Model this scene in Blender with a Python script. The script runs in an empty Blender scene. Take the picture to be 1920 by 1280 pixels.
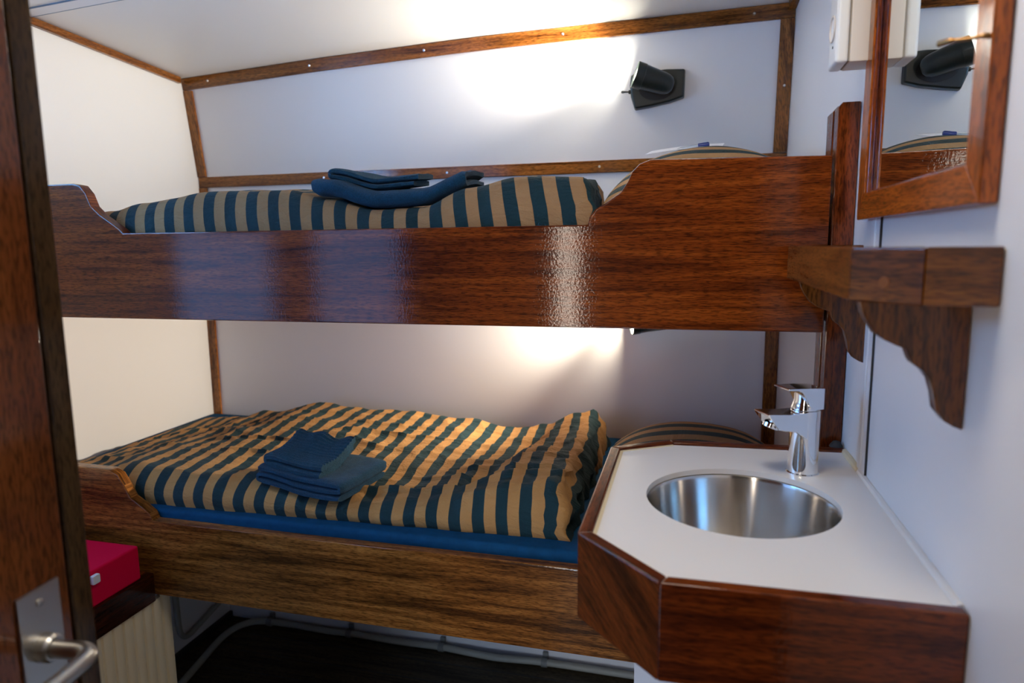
import bpy, bmesh, math, random
from mathutils import Vector, Matrix, noise

# ---------------------------------------------------------------- frame of reference
# Working coordinates put the camera at the origin; the finished scene puts the floor at z = 0.
ZC = 1.56
SC = bpy.context.scene
COL = SC.collection
R = 0.285          # inner face of the right wall
XL = -1.869        # inner face of the left wall
YB = 1.345         # front face of the bunk boards
YF = -0.27         # inner face of the wall behind the camera
FPX, YAW, PIT, ROL = 1262.58, -0.25729, 0.14197, -0.011187


# ---------------------------------------------------------------- materials
class NT:
    def __init__(s, name):
        s.m = bpy.data.materials.new(name)
        s.m.use_nodes = True
        s.t = s.m.node_tree
        s.b = s.t.nodes['Principled BSDF']

    def n(s, kind, **kw):
        o = s.t.nodes.new(kind)
        for k, v in kw.items():
            setattr(o, k, v)
        return o

    def l(s, a, b):
        s.t.links.new(a, b)

    def set(s, **kw):
        for k, v in kw.items():
            k = k.replace('_', ' ')
            for key in s.b.inputs.keys():
                if key.lower() == k.lower():
                    s.b.inputs[key].default_value = v
        return s

    def mapped(s, src, scale, loc=(0, 0, 0)):
        tc = s.n('ShaderNodeTexCoord')
        mp = s.n('ShaderNodeMapping')
        mp.inputs['Scale'].default_value = scale
        mp.inputs['Location'].default_value = loc
        s.l(tc.outputs[src], mp.inputs['Vector'])
        return mp.outputs['Vector']

    def noise(s, vec, scale=1.0, detail=4, rough=0.55, dist=0.0):
        o = s.n('ShaderNodeTexNoise')
        o.inputs['Scale'].default_value = scale
        o.inputs['Detail'].default_value = detail
        o.inputs['Roughness'].default_value = rough
        o.inputs['Distortion'].default_value = dist
        s.l(vec, o.inputs['Vector'])
        return o.outputs['Fac']

    def ramp(s, fac, stops):
        o = s.n('ShaderNodeValToRGB')
        e = o.color_ramp.elements
        while len(e) < len(stops):
            e.new(0.5)
        for el, (p, c) in zip(e, stops):
            el.position = p
            el.color = (c[0], c[1], c[2], 1) if not isinstance(c, (int, float)) else (c, c, c, 1)
        s.l(fac, o.inputs['Fac'])
        return o.outputs['Color']

    def math(s, op, a, b=None):
        o = s.n('ShaderNodeMath', operation=op)
        for i, v in enumerate((a, b)):
            if v is None:
                continue
            if isinstance(v, (int, float)):
                o.inputs[i].default_value = v
            else:
                s.l(v, o.inputs[i])
        return o.outputs[0]

    def mix(s, fac, a, b, mode='MIX'):
        o = s.n('ShaderNodeMix', data_type='RGBA', blend_type=mode)
        for sock, v in ((o.inputs[0], fac), (o.inputs[6], a), (o.inputs[7], b)):
            if isinstance(v, (int, float)):
                sock.default_value = v
            elif isinstance(v, tuple):
                sock.default_value = (v[0], v[1], v[2], 1)
            else:
                s.l(v, sock)
        return o.outputs[2]

    def bump(s, h, strength, dist=0.001, coat=False):
        o = s.n('ShaderNodeBump')
        o.inputs['Strength'].default_value = strength
        o.inputs['Distance'].default_value = dist
        s.l(h, o.inputs['Height'])
        s.l(o.outputs['Normal'], s.b.inputs['Normal'])
        if coat:
            s.l(o.outputs['Normal'], s.b.inputs['Coat Normal'])


def wood(name, lo, mid, hi, seed=0.0, coat=1.0, rough=0.35, fig=1.0, coat_rough=0.07):
    k = NT(name)
    v1 = k.mapped('UV', (1.1 * fig, 15, 1), (seed, seed * 0.7, 0))
    f1 = k.noise(v1, 1.0, 5, 0.6, 1.6)
    v2 = k.mapped('UV', (7, 120, 1), (seed * 2, seed, 0))
    f2 = k.noise(v2, 1.0, 4, 0.6, 0.6)
    v3 = k.mapped('UV', (55, 460, 1), (seed, 3, 0))
    f3 = k.noise(v3, 1.0, 2, 0.5, 0.3)
    mixv = k.math('ADD', k.math('MULTIPLY', f1, 0.66), k.math('MULTIPLY', f2, 0.34))
    base = k.ramp(mixv, [(0.38, lo), (0.5, mid), (0.62, hi)])
    pores = k.ramp(f3, [(0.38, 0.25), (0.52, 1.0)])
    streak = k.ramp(f2, [(0.32, 0.25), (0.50, 1.0)])
    c = k.mix(0.75, base, pores, 'MULTIPLY')
    c = k.mix(0.42, c, streak, 'MULTIPLY')
    k.l(c, k.b.inputs['Base Color'])
    k.set(Specular_IOR_Level=0.05, Roughness=rough, Coat_Weight=coat * 0.75, Coat_Roughness=coat_rough, Coat_IOR=1.5)
    peel = k.noise(k.mapped('Object', (1, 1, 1)), 210, 2, 0.5)
    hh = k.math('ADD', k.math('MULTIPLY', peel, 0.55), k.math('MULTIPLY', f3, 0.45))
    k.bump(hh, 0.20, 0.0012, coat=True)
    return k.m


def plain(name, col, rough=0.5, metal=0.0, coat=0.0, bump=0.0, bscale=200, var=0.0, spec=0.5):
    k = NT(name)
    k.set(Base_Color=(*col, 1), Roughness=rough, Metallic=metal, Coat_Weight=coat, Specular_IOR_Level=spec)
    if var or bump:
        f = k.noise(k.mapped('Object', (1, 1, 1)), bscale, 4, 0.6)
        if var:
            c = k.ramp(f, [(0.3, tuple(x * (1 - var) for x in col)), (0.7, tuple(min(1, x * (1 + var)) for x in col))])
            k.l(c, k.b.inputs['Base Color'])
        if bump:
            k.bump(f, bump, 0.001)
    return k.m


def stripe_fabric(name, period, dark, tan, phase=0.0):
    k = NT(name)
    tc = k.n('ShaderNodeTexCoord')
    sp = k.n('ShaderNodeSeparateXYZ')
    k.l(tc.outputs['UV'], sp.inputs[0])
    wob = k.noise(k.mapped('UV', (5, 9, 1)), 1.0, 2, 0.5)
    u = k.math('ADD', sp.outputs[0], k.math('MULTIPLY', k.math('SUBTRACT', wob, 0.5), 0.006))
    fr = k.math('FRACT', k.math('ADD', k.math('DIVIDE', u, period), phase))
    st = k.ramp(fr, [(0.0, 0.0), (0.49, 0.0), (0.505, 1.0), (0.99, 1.0), (1.0, 0.0)])
    weave = k.noise(k.mapped('UV', (900, 900, 1)), 1.0, 2, 0.6)
    cl = k.noise(k.mapped('UV', (16, 11, 1)), 1.0, 4, 0.6)
    c = k.mix(st, dark, tan)
    c = k.mix(0.28, c, k.ramp(weave, [(0.25, 0.45), (0.75, 1.25)]), 'MULTIPLY')
    c = k.mix(0.25, c, k.ramp(cl, [(0.3, 0.7), (0.7, 1.1)]), 'MULTIPLY')
    k.l(c, k.b.inputs['Base Color'])
    k.set(Roughness=0.78, Sheen_Weight=0.03, Specular_IOR_Level=0.25)
    w2 = k.noise(k.mapped('UV', (30, 42, 1)), 1.0, 6, 0.68, 2.2)
    w3 = k.noise(k.mapped('UV', (9, 26, 1), (3, 1, 0)), 1.0, 5, 0.6, 1.2)
    h = k.math('ADD', k.math('MULTIPLY', w2, 0.6), k.math('MULTIPLY', w3, 1.0))
    k.bump(h, 0.8, 0.009)
    return k.m


def terry(name, col):
    k = NT(name)
    f = k.noise(k.mapped('Object', (1, 1, 1)), 420, 3, 0.7)
    f2 = k.noise(k.mapped('Object', (1, 1, 1)), 60, 3, 0.6)
    c = k.ramp(k.math('ADD', k.math('MULTIPLY', f, 0.7), k.math('MULTIPLY', f2, 0.3)),
               [(0.3, tuple(x * 0.45 for x in col)), (0.7, tuple(x * 1.5 for x in col))])
    k.l(c, k.b.inputs['Base Color'])
    k.set(Roughness=0.95, Sheen_Weight=0.10, Sheen_Roughness=0.5, Specular_IOR_Level=0.15)
    k.bump(k.math('ADD', f, k.math('MULTIPLY', f2, 0.6)), 1.0, 0.004)
    return k.m


def brushed(name, col, rough, aniso):
    k = NT(name)
    k.set(Base_Color=(*col, 1), Metallic=1.0, Roughness=rough, Anisotropic=aniso, Anisotropic_Rotation=0.25 if aniso else 0.0)
    if aniso:
        t = k.n('ShaderNodeTangent', direction_type='RADIAL', axis='Z')
        k.l(t.outputs[0], k.b.inputs['Tangent'])
        f = k.noise(k.mapped('Object', (2, 2, 700)), 1.0, 2, 0.5)
        k.bump(f, 0.05, 0.0006)
    return k.m


def emitter(name, col, s):
    k = NT(name)
    k.set(Base_Color=(*col, 1), Emission_Color=(*col, 1), Emission_Strength=s)
    return k.m


M = dict(
    board=wood('mahogany_board', (0.085, 0.0145, 0.0022), (0.172, 0.0330, 0.0042), (0.275, 0.0610, 0.0075), 1.7),
    low=wood('mahogany_brown', (0.075, 0.024, 0.0050), (0.230, 0.078, 0.0140), (0.400, 0.155, 0.030), 4.3),
    red=wood('mahogany_red', (0.0400, 0.0068, 0.0013), (0.1120, 0.0200, 0.0029), (0.1840, 0.0384, 0.0052), 7.9),
    post=wood('mahogany_post', (0.0768, 0.0132, 0.0021), (0.1792, 0.0336, 0.0047), (0.2688, 0.0564, 0.0083), 9.1, rough=0.4),
    trim=wood('trim_wood', (0.1232, 0.0358, 0.0058), (0.2688, 0.0896, 0.0154), (0.3920, 0.1456, 0.0288), 2.9, rough=0.4),
    frame=wood('mirror_frame_wood', (0.160, 0.034, 0.0030), (0.380, 0.085, 0.0070), (0.520, 0.130, 0.0130), 5.7),
    bench=wood('bench_wood', (0.016, 0.0035, 0.0012), (0.042, 0.0085, 0.0022), (0.070, 0.015, 0.0035), 1.1),
    shelf=wood('shelf_wood', (0.0748, 0.0230, 0.0048), (0.1632, 0.0512, 0.0086), (0.2516, 0.0845, 0.0144), 6.1),
    door=wood('door_wood', (0.0640, 0.0176, 0.0040), (0.1080, 0.0288, 0.0064), (0.1440, 0.0416, 0.0096), 8.2, rough=0.45, fig=0.4),
    doorlip=wood('door_edge_wood', (0.0320, 0.0160, 0.0064), (0.0464, 0.0240, 0.0088), (0.0560, 0.0320, 0.0112), 3.3, rough=0.55, coat=0.4),
    floorw=wood('dark_floor_wood', (0.045, 0.036, 0.022), (0.085, 0.066, 0.040), (0.120, 0.085, 0.050), 5.1, coat=0.2, rough=0.5),
    wall=plain('white_laminate', (0.80, 0.80, 0.805), 0.38, bump=0.03, bscale=90),
    ceil=plain('ceiling_laminate', (0.88, 0.86, 0.82), 0.45, bump=0.03, bscale=90),
    joint=plain('joint_profile', (0.80, 0.81, 0.83), 0.35),
    jointgap=plain('joint_gap', (0.16, 0.24, 0.34), 0.6),
    counter=plain('counter_laminate', (0.82, 0.80, 0.77), 0.30, bump=0.02, bscale=120),
    caulk=plain('cream_sealant', (0.72, 0.62, 0.42), 0.5),
    wcaulk=plain('white_sealant', (0.82, 0.80, 0.77), 0.4),
    steel=brushed('brushed_steel', (0.70, 0.68, 0.645), 0.19, 0.88),
    chrome=brushed('chrome', (0.86, 0.87, 0.89), 0.05, 0.0),
    satin=brushed('satin_metal', (0.52, 0.50, 0.46), 0.32, 0.0),
    screw=brushed('screw_metal', (0.75, 0.75, 0.75), 0.3, 0.0),
    brass=brushed('brass', (0.30, 0.16, 0.06), 0.28, 0.0),
    mirror=brushed('mirror_silver', (0.80, 0.86, 0.88), 0.005, 0.0),
    lamp=plain('lamp_dark_green', (0.011, 0.018, 0.017), 0.34, bump=0.03, bscale=300, coat=0.2),
    lampin=plain('lamp_recess_black', (0.004, 0.005, 0.005), 0.5),
    reflector=plain('lamp_reflector', (0.75, 0.80, 0.76), 0.3),
    bulb=emitter('lamp_bulb', (1.0, 0.93, 0.80), 12.0),
    socket=plain('white_plastic', (0.80, 0.79, 0.76), 0.32, coat=0.2),
    socketline=plain('plastic_seam', (0.35, 0.30, 0.24), 0.6),
    cover=plain('beige_plastic', (0.70, 0.63, 0.55), 0.4),
    hole=plain('socket_hole', (0.03, 0.03, 0.035), 0.5),
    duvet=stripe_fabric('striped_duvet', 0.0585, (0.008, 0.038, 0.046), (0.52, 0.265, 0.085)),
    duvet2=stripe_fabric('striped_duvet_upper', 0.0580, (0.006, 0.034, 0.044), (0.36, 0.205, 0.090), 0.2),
    pillow=stripe_fabric('striped_pillow', 0.072, (0.010, 0.040, 0.046), (0.48, 0.26, 0.10), 0.1),
    sheet=plain('blue_sheet', (0.004, 0.052, 0.125), 0.8, bump=0.10, bscale=40, var=0.15, spec=0.12),
    sheetwrap=plain('dark_mattress', (0.020, 0.026, 0.034), 0.85, bump=0.1, bscale=40),
    towel=terry('blue_terry', (0.006, 0.055, 0.110)),
    ribbed=terry('blue_ribbed_terry', (0.010, 0.060, 0.105)),
    cushion=plain('magenta_vinyl', (0.66, 0.0015, 0.045), 0.6, bump=0.05, bscale=300, spec=0.12),
    bead=plain('cream_beadboard', (0.80, 0.67, 0.44), 0.5),
    pipe=plain('grey_pipe', (0.36, 0.36, 0.31), 0.5),
    clip=plain('pipe_clip', (0.20, 0.21, 0.20), 0.5),
    under=plain('underbed_panel', (0.62, 0.64, 0.68), 0.5),
    paper=plain('white_paper', (0.82, 0.84, 0.88), 0.7),
    pen=plain('pen_barrel', (0.45, 0.50, 0.55), 0.25, coat=0.5),
    cap=plain('blue_pen_cap', (0.008, 0.035, 0.22), 0.3, coat=0.5),
    dark=plain('dark_seal', (0.02, 0.022, 0.025), 0.6),
    tag=plain('white_tag', (0.75, 0.78, 0.82), 0.5),
)


# ---------------------------------------------------------------- mesh helpers
def bevel(bm, w, seg=2, ang=25):
    if w <= 0:
        return bm
    bm.normal_update()
    es = [e for e in bm.edges if len(e.link_faces) == 2 and e.calc_face_angle(0) > math.radians(ang)]
    bmesh.ops.bevel(bm, geom=es, offset=w, segments=seg, profile=0.6, affect='EDGES', clamp_overlap=True)
    return bm


def box(x0, x1, y0, y1, z0, z1, bev=0.0, seg=2):
    bm = bmesh.new()
    r = bmesh.ops.create_cube(bm, size=1.0)
    for v in r['verts']:
        v.co = Vector(((x0 + x1) / 2 + v.co.x * (x1 - x0), (y0 + y1) / 2 + v.co.y * (y1 - y0), (z0 + z1) / 2 + v.co.z * (z1 - z0)))
    return bevel(bm, bev, seg)


def prism(poly, axis, a0, a1, bev=0.0, seg=2, ang=25):
    """poly: 2D points; axis 'x': poly=(y,z), 'y': poly=(x,z), 'z': poly=(x,y)."""
    def mk(p, a):
        return {'x': (a, p[0], p[1]), 'y': (p[0], a, p[1]), 'z': (p[0], p[1], a)}[axis]
    bm = bmesh.new()
    A = [bm.verts.new(mk(p, a0)) for p in poly]
    B = [bm.verts.new(mk(p, a1)) for p in poly]
    bm.faces.new(A)
    bm.faces.new(B)
    n = len(poly)
    for i in range(n):
        bm.faces.new((A[i], A[(i + 1) % n], B[(i + 1) % n], B[i]))
    bmesh.ops.recalc_face_normals(bm, faces=bm.faces)
    return bevel(bm, bev, seg, ang)


def sweep(pts, rad, seg=10, caps=True):
    bm = bmesh.new()
    pts = [Vector(p) for p in pts]
    rr = rad if isinstance(rad, (list, tuple)) else [rad] * len(pts)
    rings = []
    up = None
    for i, p in enumerate(pts):
        t = (pts[min(i + 1, len(pts) - 1)] - pts[max(i - 1, 0)]).normalized()
        if up is None:
            up = t.orthogonal().normalized()
        up = (up - t * up.dot(t)).normalized()
        sd = t.cross(up)
        rings.append([bm.verts.new(p + (up * math.cos(a) + sd * math.sin(a)) * rr[i])
                      for a in [2 * math.pi * j / seg for j in range(seg)]])
    for a, b in zip(rings, rings[1:]):
        for j in range(seg):
            bm.faces.new((a[j], a[(j + 1) % seg], b[(j + 1) % seg], b[j]))
    if caps:
        bm.faces.new(rings[0][::-1])
        bm.faces.new(rings[-1])
    bmesh.ops.recalc_face_normals(bm, faces=bm.faces)
    return bm


def smooth_path(pts, n=8):
    """Catmull-Rom through the points."""
    P = [Vector(p) for p in pts]
    P = [P[0] * 2 - P[1]] + P + [P[-1] * 2 - P[-2]]
    out = []
    for i in range(1, len(P) - 2):
        for k in range(n):
            t = k / n
            a, b, c, d = P[i - 1], P[i], P[i + 1], P[i + 2]
            out.append(0.5 * ((2 * b) + (c - a) * t + (2 * a - 5 * b + 4 * c - d) * t * t + (3 * b - a - 3 * c + d) * t ** 3))
    out.append(P[-2])
    return out


def lathe(profile, origin, axis, seg=32, squash=(1, 1), up=None):
    """profile: (radius, distance along axis)."""
    bm = bmesh.new()
    ax = Vector(axis).normalized()
    u = (Vector(up) - ax * Vector(up).dot(ax)).normalized() if up else ax.orthogonal().normalized()
    w = ax.cross(u)
    o = Vector(origin)
    rings = []
    for r, h in profile:
        if r < 1e-6:
            rings.append([bm.verts.new(o + ax * h)])
        else:
            rings.append([bm.verts.new(o + ax * h + u * (r * squash[0] * math.cos(a)) + w * (r * squash[1] * math.sin(a)))
                          for a in [2 * math.pi * j / seg for j in range(seg)]])
    for a, b in zip(rings, rings[1:]):
        for j in range(seg):
            k = (j + 1) % seg
            if len(a) == 1 and len(b) == 1:
                continue
            if len(a) == 1:
                bm.faces.new((a[0], b[j], b[k]))
            elif len(b) == 1:
                bm.faces.new((a[j], a[k], b[0]))
            else:
                bm.faces.new((a[j], a[k], b[k], b[j]))
    bmesh.ops.recalc_face_normals(bm, faces=bm.faces)
    return bm


def join(*bms):
    out = bms[0]
    for b in bms[1:]:
        me = bpy.data.meshes.new('tmp')
        b.to_mesh(me)
        out.from_mesh(me)
        bpy.data.meshes.remove(me)
        b.free()
    return out


def grain(bm, g, seed=0.0):
    """UV with u along the grain direction g."""
    g = Vector(g).normalized()
    h = g.orthogonal().normalized() if abs(g.z) > 0.9 else g.cross(Vector((0, 0, 1))).normalized()
    k = g.cross(h)
    bm.normal_update()
    uv = bm.loops.layers.uv.verify()
    for f in bm.faces:
        n = f.normal
        for lp in f.loops:
            p = lp.vert.co
            if abs(n.dot(g)) > 0.85:
                lp[uv].uv = (p.dot(h) * 0.3 + seed, p.dot(k))
            elif abs(n.dot(k)) > abs(n.dot(h)):
                lp[uv].uv = (p.dot(g) + seed, p.dot(h) + 5 + seed)
            else:
                lp[uv].uv = (p.dot(g) + seed, p.dot(k) + seed)
    return bm


def tag(o, label=None, cat=None, group=None, kind=None):
    if label:
        o['label'] = label
    if cat:
        o['category'] = cat
    if group:
        o['group'] = group
    if kind:
        o['kind'] = kind
    return o


def world_of(o):
    v = Vector(o.location)
    while o.parent:
        o = o.parent
        v += Vector(o.location)
    return v


def obj(name, bm, mat, parent=None, smooth=True, loc=None, label=None):
    """One mesh object from working-coordinate geometry; origin at its base (or at loc)."""
    lo = Vector([min(v.co[i] for v in bm.verts) for i in range(3)])
    hi = Vector([max(v.co[i] for v in bm.verts) for i in range(3)])
    o0 = Vector(loc) if loc else Vector(((lo.x + hi.x) / 2, (lo.y + hi.y) / 2, lo.z))
    for v in bm.verts:
        v.co -= o0
    me = bpy.data.meshes.new(name)
    bm.to_mesh(me)
    bm.free()
    if smooth:
        me.polygons.foreach_set('use_smooth', [True] * len(me.polygons))
        try:
            me.set_sharp_from_angle(angle=math.radians(38))
        except Exception:
            pass
    for m in (mat if isinstance(mat, (list, tuple)) else [mat]):
        me.materials.append(m)
    o = bpy.data.objects.new(name, me)
    COL.objects.link(o)
    if smooth and len(me.polygons) < 4000:
        wn = o.modifiers.new('weighted_normal', 'WEIGHTED_NORMAL')
        wn.weight = 60
        wn.keep_sharp = True
    w = o0 + Vector((0, 0, ZC))
    if parent:
        o.parent = parent
        o.location = w - world_of(parent)
    else:
        o.location = w
    if label:
        o['label'] = label
    return o


def thing(name, loc, label, cat, group=None, parent=None):
    o = bpy.data.objects.new(name, None)
    o.empty_display_size = 0.05
    COL.objects.link(o)
    o.location = Vector(loc) + Vector((0, 0, ZC))
    return tag(o, label, cat, group)


def struct(name, bm, mat, label=None, smooth=True):
    o = obj(name, bm, mat, None, smooth)
    o['kind'] = 'structure'
    if label:
        o['label'] = label
        o['category'] = name.split('_')[0]
    return o


def lerp_table(tab, x):
    if x <= tab[0][0]:
        return tab[0][1]
    for (a, va), (b, vb) in zip(tab, tab[1:]):
        if x <= b:
            t = (x - a) / (b - a)
            t = t * t * (3 - 2 * t)
            return va + (vb - va) * t
    return tab[-1][1]


# ---------------------------------------------------------------- camera
cy, sy = math.cos(YAW), math.sin(YAW)
cp, sp = math.cos(PIT), math.sin(PIT)
cr, sr = math.cos(ROL), math.sin(ROL)
FW = Vector((sy * cp, cy * cp, -sp))
r0 = Vector((cy, -sy, 0))
u0 = r0.cross(FW)
RT = r0 * cr + u0 * sr
UP = -r0 * sr + u0 * cr


def ray(px, py):
    return FW + RT * ((px - 960) / FPX) - UP * ((py - 640) / FPX)


def onY(px, py, d):
    v = ray(px, py)
    return v * (d / v.y)


def onX(px, py, d):
    v = ray(px, py)
    return v * (d / v.x)


cam = bpy.data.cameras.new('camera')
camo = bpy.data.objects.new('camera', cam)
COL.objects.link(camo)
mt = Matrix((RT, UP, -FW)).transposed().to_4x4()
mt.translation = Vector((0, 0, ZC))
camo.matrix_world = mt
cam.sensor_width = 36
cam.lens = FPX * 36 / 1920
cam.clip_start = 0.02
cam.dof.use_dof = True
cam.dof.focus_distance = 1.5
cam.dof.aperture_fstop = 3.5
SC.camera = camo

# ---------------------------------------------------------------- room shell
TOP = [(XL - 0.1, 0.630), (XL, 0.634), (-1.3, 0.662), (-0.69, 0.684), (0.0, 0.694), (0.3, 0.698), (0.4, 0.699)]


def lin(tab, x):
    for (a, va), (b, vb) in zip(tab, tab[1:]):
        if x <= b:
            return va + (vb - va) * (x - a) / (b - a)
    return tab[-1][1]


def ceil_z(x, y):
    return lin(TOP, x) + max(0.0, min(2.25 - y, 1.2)) * 0.058


struct('floor', grain(box(XL - 0.1, R + 0.1, YF - 1.2, 2.42, -1.62, -1.56), (1, 0, 0)), M['floorw'])
# floorboards seams as grooves under the bunk
seams = bmesh.new()
for i in range(9):
    y = 2.2 - i * 0.11
    seams = join(seams, box(XL, R, y - 0.0015, y + 0.0015, -1.5602, -1.5594))
struct('trim_11', seams, M['dark'])

WALLP = [(2.30, -1.57), (2.30, -0.1), (2.312, 0.255), (2.246, 0.71), (2.42, 0.71), (2.42, -1.57)]
struct('wall_back', prism(WALLP, 'x', XL - 0.1, R + 0.1), M['wall'], smooth=False)
struct('wall_right', box(R, R + 0.08, YF - 0.08, 2.42, -1.57, 0.80), M['wall'], smooth=False)
struct('wall_unseen_passage', grain(join(box(R, R + 0.08, YF - 1.2, YF - 0.0805, -1.57, 0.80), box(XL - 0.08, R + 0.08, YF - 1.28, YF - 1.201, -1.57, 0.85)), (0, 0, 1)), M['doorlip'], smooth=False)  # unseen dark walls, added to keep pale reflections off the varnished wood

# left wall with openings for unseen windows, added for the blue daylight
WY0, WY1, WZ0, WZ1 = 0.30, 1.22, 0.20, 0.58
UY0, UY1, UZ0, UZ1 = -0.20, 0.56, -0.70, 0.12
lw = join(box(XL - 0.08, XL, WY1, 2.42, -1.57, 0.80), box(XL - 0.08, XL, YF - 0.08, UY0, -1.57, 0.80),
          box(XL - 0.08, XL, UY0, UY1, -1.57, UZ0), box(XL - 0.08, XL, UY1, WY1, -1.57, WZ0),
          box(XL - 0.08, XL, UY0, UY1, UZ1, WZ0), box(XL - 0.08, XL, UY0, WY0, WZ0, WZ1), box(XL - 0.08, XL, UY0, WY1, WZ1, 0.80))
struct('wall_left', lw, M['wall'], smooth=False)
# wall behind the camera: a doorway, and an unseen tall window added for blue reflections
DX0, DX1 = -0.60, 0.22
VX0, VX1, VZ0, VZ1 = -1.84, -1.30, -0.95, 0.62
fw = join(box(XL - 0.08, VX0, YF - 0.08, YF, -1.57, 0.85), box(VX0, VX1, YF - 0.08, YF, -1.57, VZ0),
          box(VX0, VX1, YF - 0.08, YF, VZ1, 0.85), box(VX1, DX0, YF - 0.08, YF, -1.57, 0.85),
          box(DX0, DX1, YF - 0.08, YF, 0.48, 0.85), box(DX1, R + 0.08, YF - 0.08, YF, -1.57, 0.85))
struct('wall_front', grain(fw, (0, 0, 1)), M['doorlip'], smooth=False)

# ceiling: curved with the sheer, falling towards the hull
bm = bmesh.new()
xs = [XL - 0.08 + i * (R + 0.16 - XL) / 24 for i in range(25)]
ys = [YF - 1.2, YF - 0.1, 0.4, 1.05, 1.3, 1.6, 1.9, 2.15, 2.25, 2.42]
g = [[bm.verts.new((x, y, ceil_z(x, y))) for y in ys] for x in xs]
g2 = [[bm.verts.new((x, y, ceil_z(x, y) + 0.05)) for y in ys] for x in xs]
for i in range(24):
    for j in range(len(ys) - 1):
        bm.faces.new((g[i][j], g[i][j + 1], g[i + 1][j + 1], g[i + 1][j]))
        bm.faces.new((g2[i][j], g2[i + 1][j], g2[i + 1][j + 1], g2[i][j + 1]))
bmesh.ops.recalc_face_normals(bm, faces=bm.faces)
struct('ceiling', bm, M['ceil'])


def window(name, lo, hi, axis, label):
    """frame and pane set in an opening; axis is the wall's normal axis."""
    d = 0.03
    fr = None
    if axis == 'x':
        x0, x1 = lo[0], hi[0]
        pcs = [box(x0, x1, lo[1], lo[1] + d, lo[2], hi[2]), box(x0, x1, hi[1] - d, hi[1], lo[2], hi[2]),
               box(x0, x1, lo[1] + d, hi[1] - d, lo[2], lo[2] + d), box(x0, x1, lo[1] + d, hi[1] - d, hi[2] - d, hi[2])]
        pane = box((x0 + x1) / 2 - 0.002, (x0 + x1) / 2 + 0.002, lo[1] + d, hi[1] - d, lo[2] + d, hi[2] - d)
    else:
        y0, y1 = lo[1], hi[1]
        pcs = [box(lo[0], lo[0] + d, y0, y1, lo[2], hi[2]), box(hi[0] - d, hi[0], y0, y1, lo[2], hi[2]),
               box(lo[0] + d, hi[0] - d, y0, y1, lo[2], lo[2] + d), box(lo[0] + d, hi[0] - d, y0, y1, hi[2] - d, hi[2])]
        pane = box(lo[0] + d, hi[0] - d, (y0 + y1) / 2 - 0.002, (y0 + y1) / 2 + 0.002, lo[2] + d, hi[2] - d)
    f = struct(name, grain(join(*pcs), (0, 0, 1)), M['trim'])
    k = NT('window_glass')
    k.set(Base_Color=(1, 1, 1, 1), Roughness=0.0, Transmission_Weight=1.0, IOR=1.0, Specular_IOR_Level=0.0)
    obj('pane', pane, k.m, f)


window('unseen_window_1', (XL - 0.07, WY0, WZ0), (XL - 0.01, WY1, WZ1), 'x', '')  # unseen, added to tint the right wall blue
window('unseen_window_3', (XL - 0.07, UY0, UZ0), (XL - 0.01, UY1, UZ1), 'x', '')  # unseen, added for blue reflections on board, shelf and tap
window('unseen_window_2', (VX0, YF - 0.07, VZ0), (VX1, YF - 0.01, VZ1), 'y', '')  # unseen, added for the blue band reflected in the upper board

# ---------------------------------------------------------------- timber trims of the hull panels
def wall_y(z):
    pts = [(-1.57, 2.30), (-0.1, 2.30), (0.255, 2.312), (0.71, 2.246)]
    return lin(pts, z)


def screws(o, pts):
    for p, n in pts:
        obj('screw', lathe([(0, 0.0022), (0.003, 0.002), (0.0045, 0.0), (0.0045, -0.004)], p, n, 12), M['screw'], o)


TT = 0.010
# top trim, following the ceiling line
bm = bmesh.new()
prev = None
for i in range(13):
    x = XL + 0.001 + i * (R - XL - 0.002) / 12
    zt = lin(TOP, x) - 0.001
    zb = zt - 0.041
    ring = [bm.verts.new((x, wall_y(zt) - TT, zt)), bm.verts.new((x, wall_y(zb) - TT, zb)), bm.verts.new((x, wall_y(zb) + 0.004, zb)), bm.verts.new((x, wall_y(zt) + 0.004, zt))]
    if prev:
        for j in range(4):
            bm.faces.new((prev[j], prev[(j + 1) % 4], ring[(j + 1) % 4], ring[j]))
    else:
        bm.faces.new(ring)
    prev = ring
bm.faces.new(prev[::-1])
bmesh.ops.recalc_face_normals(bm, faces=bm.faces)
bevel(bm, 0.0015, 1, 40)
t1 = struct('trim_1', grain(bm, (1, 0, 0), 1.3), M['trim'])
sp_ = []
for px, py in ((389, 149), (581, 124), (796, 99), (1056, 65), (1414, 26)):
    p = onY(px, py, 2.25)
    z = lin(TOP, p.x) - 0.021
    sp_.append(((p.x, wall_y(z) - TT, z), (0, -1, -0.14)))
screws(t1, sp_)
# middle trim
t2 = struct('trim_2', grain(box(XL + 0.001, R - 0.001, 2.312 - TT, 2.316, 0.236, 0.276, 0.0015, 1), (1, 0, 0), 2.1), M['trim'])
sp_ = []
for px, py in ((607, 328), (838, 317), (1124, 307)):
    p = onY(px, py, 2.302)
    sp_.append(((p.x, 2.302, 0.256), (0, -1, 0)))
screws(t2, sp_)


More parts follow.
